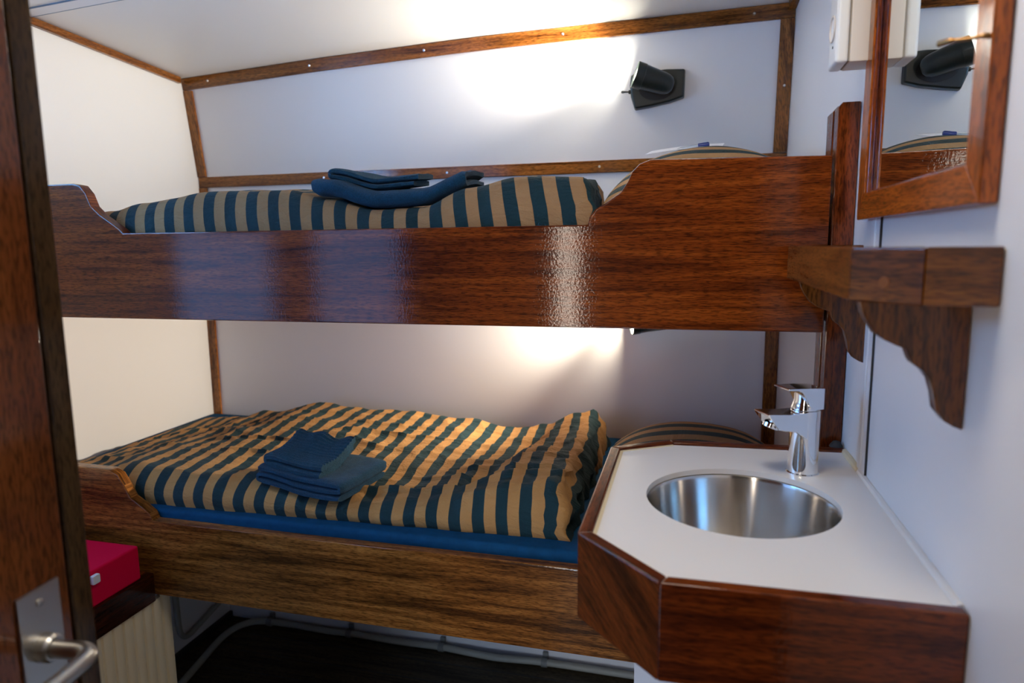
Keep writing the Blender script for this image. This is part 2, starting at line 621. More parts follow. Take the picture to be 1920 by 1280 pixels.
def upright(name, x0, x1, z0, z1, off, screw=None):
    n = 4
    b = bmesh.new()
    pr = None
    for i in range(n + 1):
        z = z0 + (z1 - z0) * i / n
        ring = [b.verts.new((x0, wall_y(z) - TT, z)), b.verts.new((x1, wall_y(z) - TT, z)), b.verts.new((x1, wall_y(z) + 0.004, z)), b.verts.new((x0, wall_y(z) + 0.004, z))]
        if pr:
            for j in range(4):
                b.faces.new((pr[j], pr[(j + 1) % 4], ring[(j + 1) % 4], ring[j]))
        else:
            b.faces.new(ring)
        pr = ring
    b.faces.new(pr[::-1])
    bmesh.ops.recalc_face_normals(b, faces=b.faces)
    o = struct(name, grain(b, (0, 0, 1), off), M['trim'])
    if screw:
        screws(o, [((screw[0], wall_y(screw[1]) - TT, screw[1]), (0, -1, 0))])


upright('trim_3', XL + 0.001, XL + 0.037, 0.277, 0.590, 3.3)
upright('trim_4', R - 0.041, R - 0.001, 0.277, 0.654, 4.4, (R - 0.020, 0.47))
upright('trim_5', XL + 0.001, XL + 0.034, -1.15, 0.235, 5.2)
upright('trim_6', R - 0.042, R - 0.001, -0.66, 0.235, 6.6)
# trims along the side walls under the ceiling
for nm, x0, x1, sd in (('trim_7', XL + 0.0005, XL + 0.014, 7.1), ('trim_8', R - 0.022, R - 0.001, 8.3)):
    b = bmesh.new()
    pr = None
    for i in range(9):
        y = 1.2 + i * (2.232 - 1.2) / 8
        xx = (x0 + x1) / 2
        zt = ceil_z(xx, y) - 0.001
        ring = [b.verts.new((x0, y, zt)), b.verts.new((x1, y, zt)), b.verts.new((x1, y, zt - 0.022)), b.verts.new((x0, y, zt - 0.022))]
        if pr:
            for j in range(4):
                b.faces.new((pr[j], pr[(j + 1) % 4], ring[(j + 1) % 4], ring[j]))
        else:
            b.faces.new(ring)
        pr = ring
    b.faces.new(pr[::-1])
    bmesh.ops.recalc_face_normals(b, faces=b.faces)
    struct(nm, grain(b, (0, 1, 0), sd), M['trim'])
# ceiling panel joint
b = bmesh.new()
gaps = bmesh.new()
for i in range(16):
    xa, xb = XL + i * (R - XL) / 16, XL + (i + 1) * (R - XL) / 16
    for ya, yb, dz, tgt in ((1.600, 1.640, -0.0030, 0), (1.597, 1.600, -0.0032, 1), (1.640, 1.643, -0.0032, 1)):
        q = [(xa, ya), (xb, ya), (xb, yb), (xa, yb)]
        dst = gaps if tgt else b
        lo_ = [dst.verts.new((x, y, ceil_z(x, y) + dz)) for x, y in q]
        hi_ = [dst.verts.new((x, y, ceil_z(x, y) + 0.002)) for x, y in q]
        dst.faces.new(lo_)
        dst.faces.new(hi_[::-1])
        for j in range(4):
            dst.faces.new((lo_[j], hi_[j], hi_[(j + 1) % 4], lo_[(j + 1) % 4]))
for q in (b, gaps):
    bmesh.ops.recalc_face_normals(q, faces=q.faces)
t9 = struct('trim_9', b, M['joint'], smooth=False)
obj('joint_groove', gaps, M['jointgap'], t9, smooth=False)
# vertical joint profile on the right wall
t10 = struct('trim_10', join(box(R - 0.004, R + 0.001, 1.183, 1.205, -0.378, 0.80, 0.0015, 1), box(R - 0.002, R + 0.001, 1.158, 1.182, -0.378, 0.80, 0.0008, 1)), M['joint'])
obj('joint_groove', box(R - 0.003, R + 0.001, 1.155, 1.158, -0.378, 0.80), M['dark'], t10)

# ---------------------------------------------------------------- bunks
def px_profile(pts, y):
    return [(onY(a, b, y).x, onY(a, b, y).z) for a, b in pts]


UB, UT = -0.1675, 0.0385
upL = px_profile([(135, 344), (148, 347), (160, 362), (170, 386), (187, 403), (207, 417), (223, 429), (230, 437)], YB)
upR = px_profile([(1102, 421), (1105, 407), (1116, 392), (1140, 377), (1164, 360), (1177, 340), (1185, 322), (1199, 307), (1220, 298)], YB)
prof = [(XL + 0.002, UB), (0.244, UB), (0.244, 0.1535)] + [(x, z) for x, z in reversed(upR)] + [(x, z) for x, z in reversed(upL)] + [(XL + 0.002, 0.158)]
ub = thing('upper_bunk', (-0.8, 1.36, UB), 'upper wall bunk with long varnished mahogany front board and curved ends', 'bunk')
obj('front_board', grain(prism(prof, 'y', YB, YB + 0.028, 0.004, 2, 50), (1, 0, 0), 0.4), M['board'], ub)
obj('bed_base', grain(box(XL + 0.003, 0.2425, YB + 0.031, 2.284, -0.150, -0.128), (1, 0, 0)), M['low'], ub)

LB, LT = -0.885, -0.687
loL = px_profile([(203, 880), (219, 890), (231, 910), (244, 934), (264, 949), (280, 963), (286, 976)], YB)
prof = [(XL + 0.002, LB), (R - 0.002, LB), (R - 0.002, LT), (-0.9, LT)] + [(x, max(z, LT)) for x, z in reversed(loL)] + [(XL + 0.002, -0.5525)]
lb = thing('lower_bunk', (-0.8, 1.36, LB), 'lower wall bunk with golden brown mahogany front board beside the bench', 'bunk')
obj('front_board', grain(prism(prof, 'y', YB, YB + 0.028, 0.004, 2, 50), (1, 0, 0), 2.2), M['low'], lb)
obj('bed_base', grain(box(XL + 0.003, R - 0.003, YB + 0.031, 2.284, -0.835, -0.815), (1, 0, 0)), M['low'], lb)

bp_ = thing('bunk_post', (0.265, 1.37, -0.496), 'tall mahogany post against the right wall at the end of the upper bunk', 'post')
pz = 0.243
obj('post_board', grain(prism([(0.2475, -0.496), (R - 0.001, -0.496), (R - 0.001, pz), (0.255, pz), (0.2475, pz - 0.008)], 'y', YB - 0.006, YB + 0.030, 0.003, 2, 50), (0, 0, 1), 1.0), M['post'], bp_)
obj('backing_board', grain(prism([(0.2455, -0.496), (R - 0.001, -0.496), (R - 0.001, pz), (0.254, pz), (0.2455, pz - 0.010)], 'y', YB + 0.0325, YB + 0.085, 0.003, 2, 50), (0, 0, 1), 3.0), M['post'], bp_)


def mattress(name, z0, z1, mat, label, r, x1=R - 0.006):
    o = obj(name, box(XL + 0.006, x1, YB + 0.0305, 2.282, z0, z1, r, 4), mat)
    return tag(o, label, 'mattress')


mattress('mattress', -0.126, 0.020, M['sheetwrap'], 'dark mattress of the upper bunk hidden under its striped duvet', 0.022, 0.2425)
mattress('mattress', -0.813, -0.664, M['sheet'], 'lower bunk mattress in a blue fitted sheet showing below its duvet', 0.012)


def edge(d, r):
    if d >= r:
        return 1.0
    d = max(0.0, d)
    return math.sqrt(max(0.0, 1 - (1 - d / r) ** 2))


def edge_coords(a, b, r, n, k):
    """coordinates from a to b, clustered in the rounded border of width r."""
    out = [a + r * (1 - math.cos(math.pi / 2 * i / k)) for i in range(k)]
    out += [a + r + (b - a - 2 * r) * i / n for i in range(n + 1)]
    out += [b - r * (1 - math.cos(math.pi / 2 * i / k)) for i in range(k - 1, -1, -1)]
    return out


def cloth_block(xs, ys, zb, height, x0, x1, y0, y1, rx, ry, disp, uvf, bulge=0.0):
    """closed padded shape on a flat base: top surface = zb + height * rounded borders."""
    bm = bmesh.new()
    uv = bm.loops.layers.uv.verify()
    top, co = [], {}
    for i, x in enumerate(xs):
        row = []
        for j, y in enumerate(ys):
            e = edge(x - x0, rx[0]) * edge(x1 - x, rx[1]) * edge(y - y0, ry[0]) * edge(y1 - y, ry[1])
            z = zb + height(x, y) * e
            p = Vector((x, y, z)) + disp(x, y, e)
            v = bm.verts.new(p)
            co[v] = (x, y, z - zb)
            row.append(v)
        top.append(row)
    nx, ny = len(xs), len(ys)
    # arc length across the bed for the second texture coordinate
    for i in range(nx - 1):
        for j in range(ny - 1):
            f = bm.faces.new((top[i][j], top[i + 1][j], top[i + 1][j + 1], top[i][j + 1]))
            for lp in f.loops:
                lp[uv].uv = uvf(*co[lp.vert])
    bm.normal_update()
    # closed base
    ring = [top[i][0] for i in range(nx)] + [top[nx - 1][j] for j in range(1, ny)] + [top[i][ny - 1] for i in range(nx - 2, -1, -1)] + [top[0][j] for j in range(ny - 2, 0, -1)]
    base = [bm.verts.new((v.co.x, v.co.y, zb - 0.0005)) for v in ring]
    n = len(ring)
    for i in range(n):
        f = bm.faces.new((ring[i], base[i], base[(i + 1) % n], ring[(i + 1) % n]))
        for lp in f.loops:
            c = co.get(lp.vert, (lp.vert.co.x, lp.vert.co.y, 0))
            lp[uv].uv = uvf(*c)
    bm.faces.new(base[::-1])
    bmesh.ops.recalc_face_normals(bm, faces=bm.faces)
    return bm


def nz(x, y, s, seed=0.0):
    return noise.noise(Vector((x * s, y * s, seed)))


def ridg(x, y, seed):
    return 1 - abs(noise.noise(Vector((x, y, seed)))) * 2


# lower duvet
LF = [(-1.80, 0.030), (-1.62, 0.060), (-1.42, 0.088), (-1.25, 0.084), (-1.05, 0.066), (-0.88, 0.048), (-0.65, 0.052), (-0.50, 0.078), (-0.38, 0.112), (-0.26, 0.118)]
LK = [(-1.80, 0.010), (-1.66, 0.022), (-1.52, 0.050), (-1.29, 0.092), (-1.05, 0.085), (-0.73, 0.066), (-0.57, 0.046), (-0.48, 0.058), (-0.38, 0.098), (-0.27, 0.114)]
DX_0, DX_1, DY_0, DY_1 = -1.835, -0.245, 1.398, 2.215


def h_low(x, y):
    t = (y - DY_0) / (DY_1 - DY_0)
    a = lerp_table(LF, x + 0.10 * t)
    b = lerp_table(LK, x)
    t2 = min(1, max(0, (t - 0.06) / 0.68))
    h = a + (b - a) * (t2 * t2 * (3 - 2 * t2))
    h += 0.006 * nz(x, y, 5.0, 1.0) + 0.005 * nz(x, y, 12, 2.0)
    # sharp little creases, mostly lying along the bed
    c1 = ridg(x * 4.0 + 0.6 * y, y * 8 - x * 1.5, 3.3)
    c2 = ridg(x * 9.0 - y * 4, y * 15 + x * 2, 6.1)
    h += 0.010 * max(0, c1 - 0.72) / 0.28 * (0.5 + nz(x, y, 3, 8)) + 0.004 * max(0, c2 - 0.6) / 0.4
    # a long seam fold parallel to the front edge, and cross folds near the pillow end
    yy = 1.500 + 0.012 * nz(x, 0, 4, 4.4) + 0.02 * max(0, -0.7 - x)
    fr = max(0.0, min(1.0, (x + 0.98) / 0.2)) * max(0.0, min(1.0, (-0.42 - x) / 0.1))
    h += fr * (0.012 * math.exp(-((y - yy + 0.018) / 0.016) ** 2) - 0.012 * math.exp(-((y - yy) / 0.009) ** 2))
    g_ = math.exp(-((x + 0.50 - 0.16 * (y - 1.6)) / 0.030) ** 2)
    h -= 0.013 * g_
    e = math.exp(-((x + 0.36) / 0.13) ** 2)
    h += e * (0.011 * nz(x, y * 1.4, 17, 5) + 0.007 * ridg(x * 14 + y * 9, y * 10 - x * 12, 9.2))
    return max(h, 0.004)


def d_low(x, y, e):
    k = 1 - e
    right = math.exp(-((DX_1 - x) / 0.06) ** 2)
    back = max(0.0, 1 - (y - DY_0) / 0.25)
    v = Vector((0.004 * nz(x, y, 9, 7), -0.012 * math.sin(math.pi * e) * (y < 1.6) + back * (0.028 * max(0.0, min(1.0, (x + 1.25) / 0.9))), 0))
    v.x += right * (0.022 * nz(y, e * 0.25, 13, 11) + 0.007 * nz(y, e * 0.3, 34, 12))
    v.z += right * e * 0.010 * nz(y, x, 26, 14)
    v.y += k * 0.005 * nz(x, 0, 11, 9)
    return v


xs = edge_coords(DX_0, DX_1, 0.06, 190, 9)
ys = edge_coords(DY_0, DY_1, 0.05, 84, 9)
bm = cloth_block(xs, ys, -0.663, h_low, DX_0, DX_1, DY_0, DY_1, (0.16, 0.05), (0.05, 0.06), d_low,
                 lambda x, y, z: (x + 0.010 * math.sin(y * 6 + x * 3) + 0.10 * (y - 1.4) + 0.35 * max(0, x + 0.255), y + z * 0.8))
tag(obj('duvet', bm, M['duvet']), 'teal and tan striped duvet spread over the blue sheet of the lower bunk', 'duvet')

# upper duvet
UF = [(-1.80, 0.050), (-1.50, 0.062), (-1.42, 0.076), (-1.32, 0.096), (-1.10, 0.116), (-0.92, 0.114), (-0.80, 0.088), (-0.69, 0.062), (-0.58, 0.066), (-0.47, 0.106), (-0.33, 0.126), (-0.20, 0.118)]
UK = [(-1.80, 0.090), (-1.6, 0.120), (-1.3, 0.146), (-1.05, 0.150), (-0.8, 0.110), (-0.64, 0.092), (-0.52, 0.128), (-0.38, 0.158), (-0.22, 0.150)]
VX_0, VX_1, VY_0, VY_1 = -1.84, -0.180, 1.379, 2.05


def h_up(x, y):
    t = (y - VY_0) / (VY_1 - VY_0)
    a = lerp_table(UF, x)
    b = lerp_table(UK, x)
    t2 = min(1, max(0, (t - 0.10) / 0.6))
    h = a + (b - a) * t2
    h += 0.004 * nz(x, y, 6.0, 21.0) + 0.003 * nz(x, y, 14, 22.0)
    h += 0.006 * math.exp(-((y - 1.62) / 0.05) ** 2) * nz(x, 0, 7, 23)
    return max(h, 0.004)


def d_up(x, y, e):
    right = math.exp(-((VX_1 - x) / 0.04) ** 2)
    v = Vector((0.003 * nz(x, y, 9, 27) - (0.012 * min(1, max(0, (y - 1.385) / 0.06)) + 0.05 * max(0, (y - 1.42) / 0.6)) * max(0, min(1, (x + 0.6) / 0.42)), 0, 0))
    v.x += right * (0.014 * nz(y, e * 0.25, 17, 31) + 0.008 * nz(y, e * 0.3, 40, 32))
    return v


xs = edge_coords(VX_0, VX_1, 0.05, 190, 8)
ys = edge_coords(VY_0, VY_1, 0.05, 70, 9)
bm = cloth_block(xs, ys, 0.021, h_up, VX_0, VX_1, VY_0, VY_1, (0.12, 0.035), (0.055, 0.06), d_up,
                 lambda x, y, z: (x + 0.008 * math.sin(y * 7 + x * 4) + 0.05 * (y - 1.4) + 0.18 * z, y + z * 0.8))
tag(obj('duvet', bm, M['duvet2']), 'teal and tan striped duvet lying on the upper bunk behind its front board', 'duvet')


def pillow(name, x0, x1, y0, y1, zb, h, label, seed):
    xs = edge_coords(x0, x1, 0.04, 50, 8)
    ys = edge_coords(y0, y1, 0.04, 50, 8)

    def hh(x, y):
        u = 2 * (x - x0) / (x1 - x0) - 1
        v = 2 * (y - y0) / (y1 - y0) - 1
        return h * (0.16 + 0.84 * max(0, 1 - abs(u) ** 2.3) ** 0.62 * max(0, 1 - abs(v) ** 2.3) ** 0.62) + 0.003 * nz(x, y, 9, seed) * (1 - u * u)

    def dd(x, y, e):
        return Vector((0.003 * nz(x, y, 12, seed + 1), 0.003 * nz(x, y, 12, seed + 2), 0))
    bm = cloth_block(xs, ys, zb, hh, x0, x1, y0, y1, (0.035, 0.035), (0.035, 0.035), dd, lambda x, y, z: (y + z * 0.9, x))
    return tag(obj(name, bm, M['pillow']), label, 'pillow')


pillow('pillow', -0.208, R - 0.012, 1.44, 1.98, 0.021, 0.200, 'plump striped pillow on the upper bunk below the reading lamp and pen', 40)
pillow('pillow', -0.226, R - 0.012, 1.425, 2.05, -0.663, 0.190, 'striped pillow on the lower bunk half hidden behind the washbasin', 50)


# ---------------------------------------------------------------- towels
def fold_towel(path, thick, depth, nb, mat, name, loc, rot, label, bow=None, rib=0.0, taper=0.0, seed=0):
    """a thick ribbon folded along path (a, z), run out along b (depth); loc/rot place it on the bed."""
    P = smooth_path([(a, 0, z) for a, z in path], 7)
    bm = bmesh.new()
    rings = []
    cs = math.cos(rot)
    sn = math.sin(rot)
    hw = thick / 2
    if rib:
        nb = 78
    m = len(P)
    side_r = []
    for j in range(nb + 1):
        b = -depth / 2 + depth * j / nb
        eb = edge(min(b + depth / 2, depth / 2 - b) + 0.0005, hw * 1.2)
        outer, inner = [], []
        for i, p in enumerate(P):
            t = (P[min(i + 1, m - 1)] - P[max(i - 1, 0)]).normalized()
            n = Vector((-t.z, 0, t.x))
            ei = 1.0
            rb = rib * math.sin(b * 2 * math.pi / 0.0115 + 0.4 * math.sin(p.x * 40)) if rib else 0
            w = hw * (0.25 + 0.75 * eb) * ei
            lump = 0.0016 * noise.noise(Vector((p.x * 30, b * 30, p.z * 60 + seed)))
            o_ = p + n * (w + rb + lump)
            i_ = p - n * (w + rb * 0.4 + lump)
            outer.append(o_)
            inner.append(i_)
        loop = outer + inner[::-1]
        ring = []
        for q in loop:
            bb = b * (1 + taper * q.x) + 0.004 * noise.noise(Vector((q.x * 14, q.z * 60, seed + 4)))
            z = q.z + (bow(q.x, b, q.z) if bow else 0)
            ring.append(bm.verts.new((loc[0] + q.x * cs - bb * sn, loc[1] + q.x * sn + bb * cs, loc[2] + z)))
        rings.append(ring)
    L = len(rings[0])
    for a, b in zip(rings, rings[1:]):
        for i in range(L):
            bm.faces.new((a[i], a[(i + 1) % L], b[(i + 1) % L], b[i]))
    for rg in (rings[0], rings[-1]):
        for i in range(m - 1):
            bm.faces.new((rg[i], rg[i + 1], rg[L - 2 - i], rg[L - 1 - i]))
    bmesh.ops.recalc_face_normals(bm, faces=bm.faces)
    return tag(obj(name, bm, mat), label, 'towel')


def up_z(x, y):
    e = edge(y - VY_0, 0.055)
    return 0.021 + h_up(x, y) * e


def low_z(x, y):
    return -0.663 + h_low(x, y) * edge(y - DY_0, 0.05)


# lower bunk: large towel folded in four, smaller ribbed towel on top with its far flaps standing up
bx, by = -0.905, 1.500
brot = math.radians(-9)


def low_plane(x, y):
    t = (max(y, 1.46) - 1.46) / 0.3
    return -0.663 + lerp_table(LF, x) * (1 - 0.6 * min(1, t)) + lerp_table(LK, x) * 0.6 * min(1, t) + 0.006


def drape(cx, cy_, rot, zf, base):
    cs, sn = math.cos(rot), math.sin(rot)

    def f(a, b, z):
        return zf(cx + a * cs - b * sn, cy_ + a * sn + b * cs) - base
    return f


zb0 = low_plane(bx, by)
fold_towel([(0.122, 0.008), (0.0, 0.008), (-0.112, 0.008), (-0.128, 0.0165), (-0.112, 0.025), (0.0, 0.025), (0.112, 0.025), (0.126, 0.0335), (0.112, 0.042), (0.0, 0.042), (-0.122, 0.041)],
           0.0160, 0.195, 18, M['towel'], 'bath_towel', (bx, by, zb0), brot,
           'folded blue bath towel on the lower duvet under the ribbed hand towel', drape(bx, by, brot, low_plane, zb0), seed=1)
hx, hy, hrot = -0.925, 1.488, math.radians(-6)


def hand_bow(a, b, z):
    cs, sn = math.cos(hrot), math.sin(hrot)
    base = low_plane(hx + a * cs - b * sn, hy + a * sn + b * cs) - zb0
    k = max(0, (b + 0.02) / 0.08)
    return base + 0.026 * min(k, 1.1) ** 1.4 * (0.55 + 0.45 * math.cos(a * 36 + 0.6) ** 2)


fold_towel([(0.074, 0.008), (0.0, 0.008), (-0.072, 0.008), (-0.0875, 0.0175), (-0.072, 0.027), (0.0, 0.0275), (0.080, 0.027)],
           0.0165, 0.150, 18, M['ribbed'], 'hand_towel', (hx, hy, zb0 + 0.0475), hrot,
           'small ribbed blue hand towel with raised corners, folded on the lower bath towel', hand_bow, rib=0.0022, seed=2)
# upper bunk
ux, uy, urot = -0.665, 1.500, math.radians(-90 + 5)
def up_plane(x, y):
    return up_z(x, max(y, 1.46)) + 0.003


zu0 = up_plane(ux, uy)
fold_towel([(-0.105, 0.012), (0.0, 0.011), (0.066, 0.011), (0.080, 0.0205), (0.066, 0.030), (0.0, 0.031), (-0.105, 0.034)],
           0.0190, 0.360, 30, M['towel'], 'bath_towel', (ux, uy, zu0), urot,
           'folded blue bath towel on the upper duvet, under a thinner hand towel', drape(ux, uy, urot, up_plane, zu0), seed=3)
vx, vy, vrot = -0.720, 1.520, math.radians(8)


def ubow(a, b, z):
    cs, sn = math.cos(vrot), math.sin(vrot)
    return 0.9 * (up_plane(vx + a * cs - b * sn, vy + a * sn + b * cs) - zu0) + 0.06 * max(0, a) 


fold_towel([(0.100, 0.0055), (0.0, 0.0055), (-0.086, 0.0055), (-0.097, 0.0125), (-0.086, 0.0195), (0.0, 0.020), (0.085, 0.0195), (0.110, 0.019)],
           0.0120, 0.15, 14, M['ribbed'], 'hand_towel', (vx, vy, zu0 + 0.0425), vrot,
           'thin blue hand towel folded on top of the upper bath towel', ubow, rib=0.0006, seed=4)


# ---------------------------------------------------------------- pen and slip of paper on the upper pillow
pa, pb = onY(1212, 291, 1.70), onY(1352, 276, 1.70)
bm = bmesh.new()
rows = []
for i in range(9):
    t = i / 8
    c = pa.lerp(pb, t)
    c.z += 0.003 * math.sin(math.pi * t)
    rows.append([bm.verts.new((c.x + dx, c.y + d, c.z + dz)) for d, dx, dz in ((-0.05, 0, -0.004), (0.05, 0.01, 0.016), (0.05, 0.01, 0.0154), (-0.05, 0, -0.0046))])
for a, b in zip(rows, rows[1:]):
    for j in range(4):
        bm.faces.new((a[j], a[(j + 1) % 4], b[(j + 1) % 4], b[j]))
bm.faces.new(rows[0])
bm.faces.new(rows[-1][::-1])
bmesh.ops.recalc_face_normals(bm, faces=bm.faces)
tag(obj('paper_slip', bm, M['paper']), 'thin slip of white paper under the pen on the upper pillow', 'paper')
qa, qb = onY(1268, 280.5, 1.68), onY(1330, 270, 1.68)
ax = (qb - qa)
ln = ax.length
pn = thing('ballpoint_pen', tuple(qa), 'ballpoint pen with a blue cap lying on the paper slip', 'pen')
obj('barrel', lathe([(0, 0), (0.0016, 0.001), (0.0040, 0.012), (0.0042, ln * 0.74)], qa, ax, 14), M['pen'], pn)
obj('cap', lathe([(0.0050, ln * 0.66), (0.0056, ln * 0.68), (0.0056, ln * 0.97), (0.004, ln), (0, ln)], qa, ax, 14), M['cap'], pn, label='blue pen cap')


# ---------------------------------------------------------------- reading lamps
def lampdef(loc, wally, tilt, label, axis, beam, spill, group=None, lcol=(1.0, 0.91, 0.78)):
    """loc.z: centre height; wally(z): wall surface."""
    cx, cz = loc
    wy = wally(cz)
    rt = thing('reading_lamp', (cx, wy, cz), label, 'lamp', group)
    sl = tilt

    def P(x, z, d):
        return (cx + x, wy + sl * z - d, cz + z)

    def plate(poly, d0, d1, bev):
        bm = bmesh.new()
        A = [bm.verts.new(P(x, z, d0)) for x, z in poly]
        B = [bm.verts.new(P(x * 0.965, z * 0.95, d1)) for x, z in poly]
        bm.faces.new(A)
        bm.faces.new(B)
        n = len(poly)
        for i in range(n):
            bm.faces.new((A[i], A[(i + 1) % n], B[(i + 1) % n], B[i]))
        bmesh.ops.recalc_face_normals(bm, faces=bm.faces)
        return bevel(bm, bev, 3, 30)
    poly = [(-0.083, 0.040), (-0.0865, 0.010), (-0.083, -0.025), (-0.070, -0.066), (-0.020, -0.060), (0.040, -0.050), (0.085, -0.037), (0.087, 0.047), (0.030, 0.050), (-0.030, 0.048)]
    obj('base_plate', plate(poly, -0.001, 0.024, 0.006), M['lamp'], rt)
    # dark oval recess with a raised rim
    rec = [(0.036 * math.cos(a) * 1.55 + 0.0, 0.036 * math.sin(a) - 0.006) for a in [2 * math.pi * i / 28 for i in range(28)]]
    bm = bmesh.new()
    bm.faces.new([bm.verts.new(P(x, z, 0.0246)) for x, z in rec])
    ring = bmesh.ops.extrude_face_region(bm, geom=list(bm.faces))
    for v in [e for e in ring['geom'] if isinstance(e, bmesh.types.BMVert)]:
        v.co.y -= 0.0016
    bmesh.ops.recalc_face_normals(bm, faces=bm.faces)
    obj('recess', bm, M['lampin'], rt)
    axis = Vector(axis).normalized()
    o0 = Vector(P(0.040, -0.008, 0.060))
    L = 0.112
    prof = [(0, -0.012), (0.014, -0.0105), (0.024, -0.004), (0.030, 0.008), (0.0325, 0.022), (0.0355, 0.060), (0.0375, 0.084), (0.0392, 0.086), (0.0400, L - 0.002), (0.0392, L), (0.0372, L - 0.001), (0.0366, L - 0.006)]
    obj('lamp_shade', lathe(prof, o0, axis, 40), M['lamp'], rt)
    rp = [(0.0362, L - 0.005), (0.0350, L - 0.025), (0.0300, L - 0.045), (0.018, L - 0.060), (0.0, L - 0.063)]
    obj('reflector', lathe(rp, o0, axis, 32), M['reflector'], rt, label='pale inside of the shade')
    bl = obj('bulb', lathe([(0, 0.012), (0.006, 0.0105), (0.010, 0.004), (0.010, -0.004), (0.006, -0.012), (0.005, -0.018)], o0 + axis * (L - 0.046), axis, 16), M['bulb'], rt)
    sw = thing_part = obj('toggle_switch', join(lathe([(0.0062, 0), (0.0062, 0.008), (0.003, 0.010), (0.0022, 0.012), (0.0026, 0.020), (0.0042, 0.028), (0.003, 0.032), (0, 0.0325)], P(-0.080, -0.010, 0.012), (-1, -0.15, 0.02), 14)), M['dark'], rt)
    def light(kind, e, back, rad):
        li = bpy.data.lights.new('reading_lamp_light', kind)
        li.energy = e
        li.color = lcol
        li.shadow_soft_size = rad
        lo = bpy.data.objects.new('reading_lamp_light', li)
        COL.objects.link(lo)
        lo.parent = rt
        lo.location = o0 + axis * (L - back) + Vector((0, 0, ZC)) - Vector(rt.location)
        lo.rotation_euler = axis.to_track_quat('-Z', 'Y').to_euler()
        return li
    # the reflector's beam, and the bare bulb's spill
    sp = light('SPOT', beam, 0.012, 0.022)
    sp.spot_size = math.radians(94)
    sp.spot_blend = 1.0
    light('POINT', spill, 0.016, 0.012)


lampU = lampdef((-0.113, 0.490), wall_y, -0.145, 'dark green swivel reading lamp above the upper bunk pillow, on white wall', (-0.950, -0.23, 0.310), 38, 0.42)
lampL = lampdef((-0.113, -0.236), wall_y, 0.0, 'reading lamp over the lower bunk, only its underside below the upper board', (-0.950, -0.27, -0.10), 34, 1.7, lcol=(1.0, 0.86, 0.68))

# ---------------------------------------------------------------- socket box on the right wall
sb = thing('socket_box', (0.252, 1.265, 0.285), 'white double socket box on the right wall behind the mirror frame', 'socket box')
obj('back_box', box(0.240, R - 0.0005, 1.233, 1.297, 0.285, 0.520, 0.003, 2), M['cover'], sb)
obj('front_cover', box(0.219, 0.2385, 1.2325, 1.2975, 0.2845, 0.5205, 0.006, 3), M['socket'], sb, label='white rounded front cover')
obj('seam', box(0.2387, 0.2402, 1.2345, 1.2955, 0.2865, 0.5185), M['socketline'], sb)
for zc in (0.345, 0.445):
    so = obj('socket', lathe([(0.021, 0.0), (0.021, 0.002), (0.0185, 0.002), (0.0175, -0.001), (0, -0.001)], (0.2188, 1.265, zc), (-1, 0, 0), 28), M['cover'], sb)
    for dy in (-0.0095, 0.0095):
        obj('pin_hole', lathe([(0.0027, 0), (0.0027, 0.0006), (0, 0.0006)], (0.2197, 1.265 + dy, zc), (-1, 0, 0), 10), M['hole'], so)
    obj('screw', lathe([(0.0022, 0), (0.0022, 0.001), (0, 0.001)], (0.2190, 1.265 - 0.006, zc - 0.030), (-1, 0, 0), 10), M['hole'], sb)

# ---------------------------------------------------------------- mirror
XM = 0.267
my0, my1, mz0, mz1, bw = 0.752, 1.247, 0.0345, 0.600, 0.041
mi = thing('wall_mirror', (0.276, 1.0, mz0), 'wood framed mirror hung on the right wall above the corner shelf', 'mirror')


def frame_bar(quad, g, nm='frame_bar'):
    return obj(nm, grain(prism(quad, 'x', XM, R - 0.0005, 0.0025, 2, 40), g, quad[0][0]), M['frame'], mi)


frame_bar([(my0, mz0), (my1, mz0), (my1 - bw, mz0 + bw), (my0 + bw, mz0 + bw)], (0, 1, 0))
frame_bar([(my0, mz1), (my0 + bw, mz1 - bw), (my1 - bw, mz1 - bw), (my1, mz1)], (0, 1, 0))
frame_bar([(my0, mz0), (my0 + bw, mz0 + bw), (my0 + bw, mz1 - bw), (my0, mz1)], (0, 0, 1))
frame_bar([(my1, mz0), (my1, mz1), (my1 - bw, mz1 - bw), (my1 - bw, mz0 + bw)], (0, 0, 1))
# rounded inner bead
ins = bw - 0.001
a0, a1, c0, c1 = my0 + ins, my1 - ins, mz0 + ins, mz1 - ins
bead = None
for p, q in (((a0, c0), (a1, c0)), ((a1, c0), (a1, c1)), ((a1, c1), (a0, c1)), ((a0, c1), (a0, c0))):
    s_ = sweep([(0.2745, p[0], p[1]), (0.2745, q[0], q[1])], 0.0045, 10)
    bead = s_ if bead is None else join(bead, s_)
obj('bead', grain(bead, (0, 0, 1)), M['post'], mi)
obj('mirror_glass', box(0.2785, 0.2815, my0 + bw - 0.001, my1 - bw + 0.001, mz0 + bw - 0.001, mz1 - bw + 0.001), M['mirror'], mi, smooth=False)
h0 = Vector((XM - 0.004, my0 + 0.018, 0.192))
hk = smooth_path([(XM + 0.002, 0.757, 0.189), (XM - 0.006, 0.759, 0.190), (XM - 0.012, 0.764, 0.190), (XM - 0.019, 0.771, 0.191), (XM - 0.026, 0.779, 0.1925), (XM - 0.033, 0.789, 0.193)], 5)
hko = obj('hook', sweep(hk, [0.0028] * 5 + [0.0019] * (len(hk) - 12) + [0.0031] * 7, 10), M['brass'], mi, label='brass cabin hook on the frame')

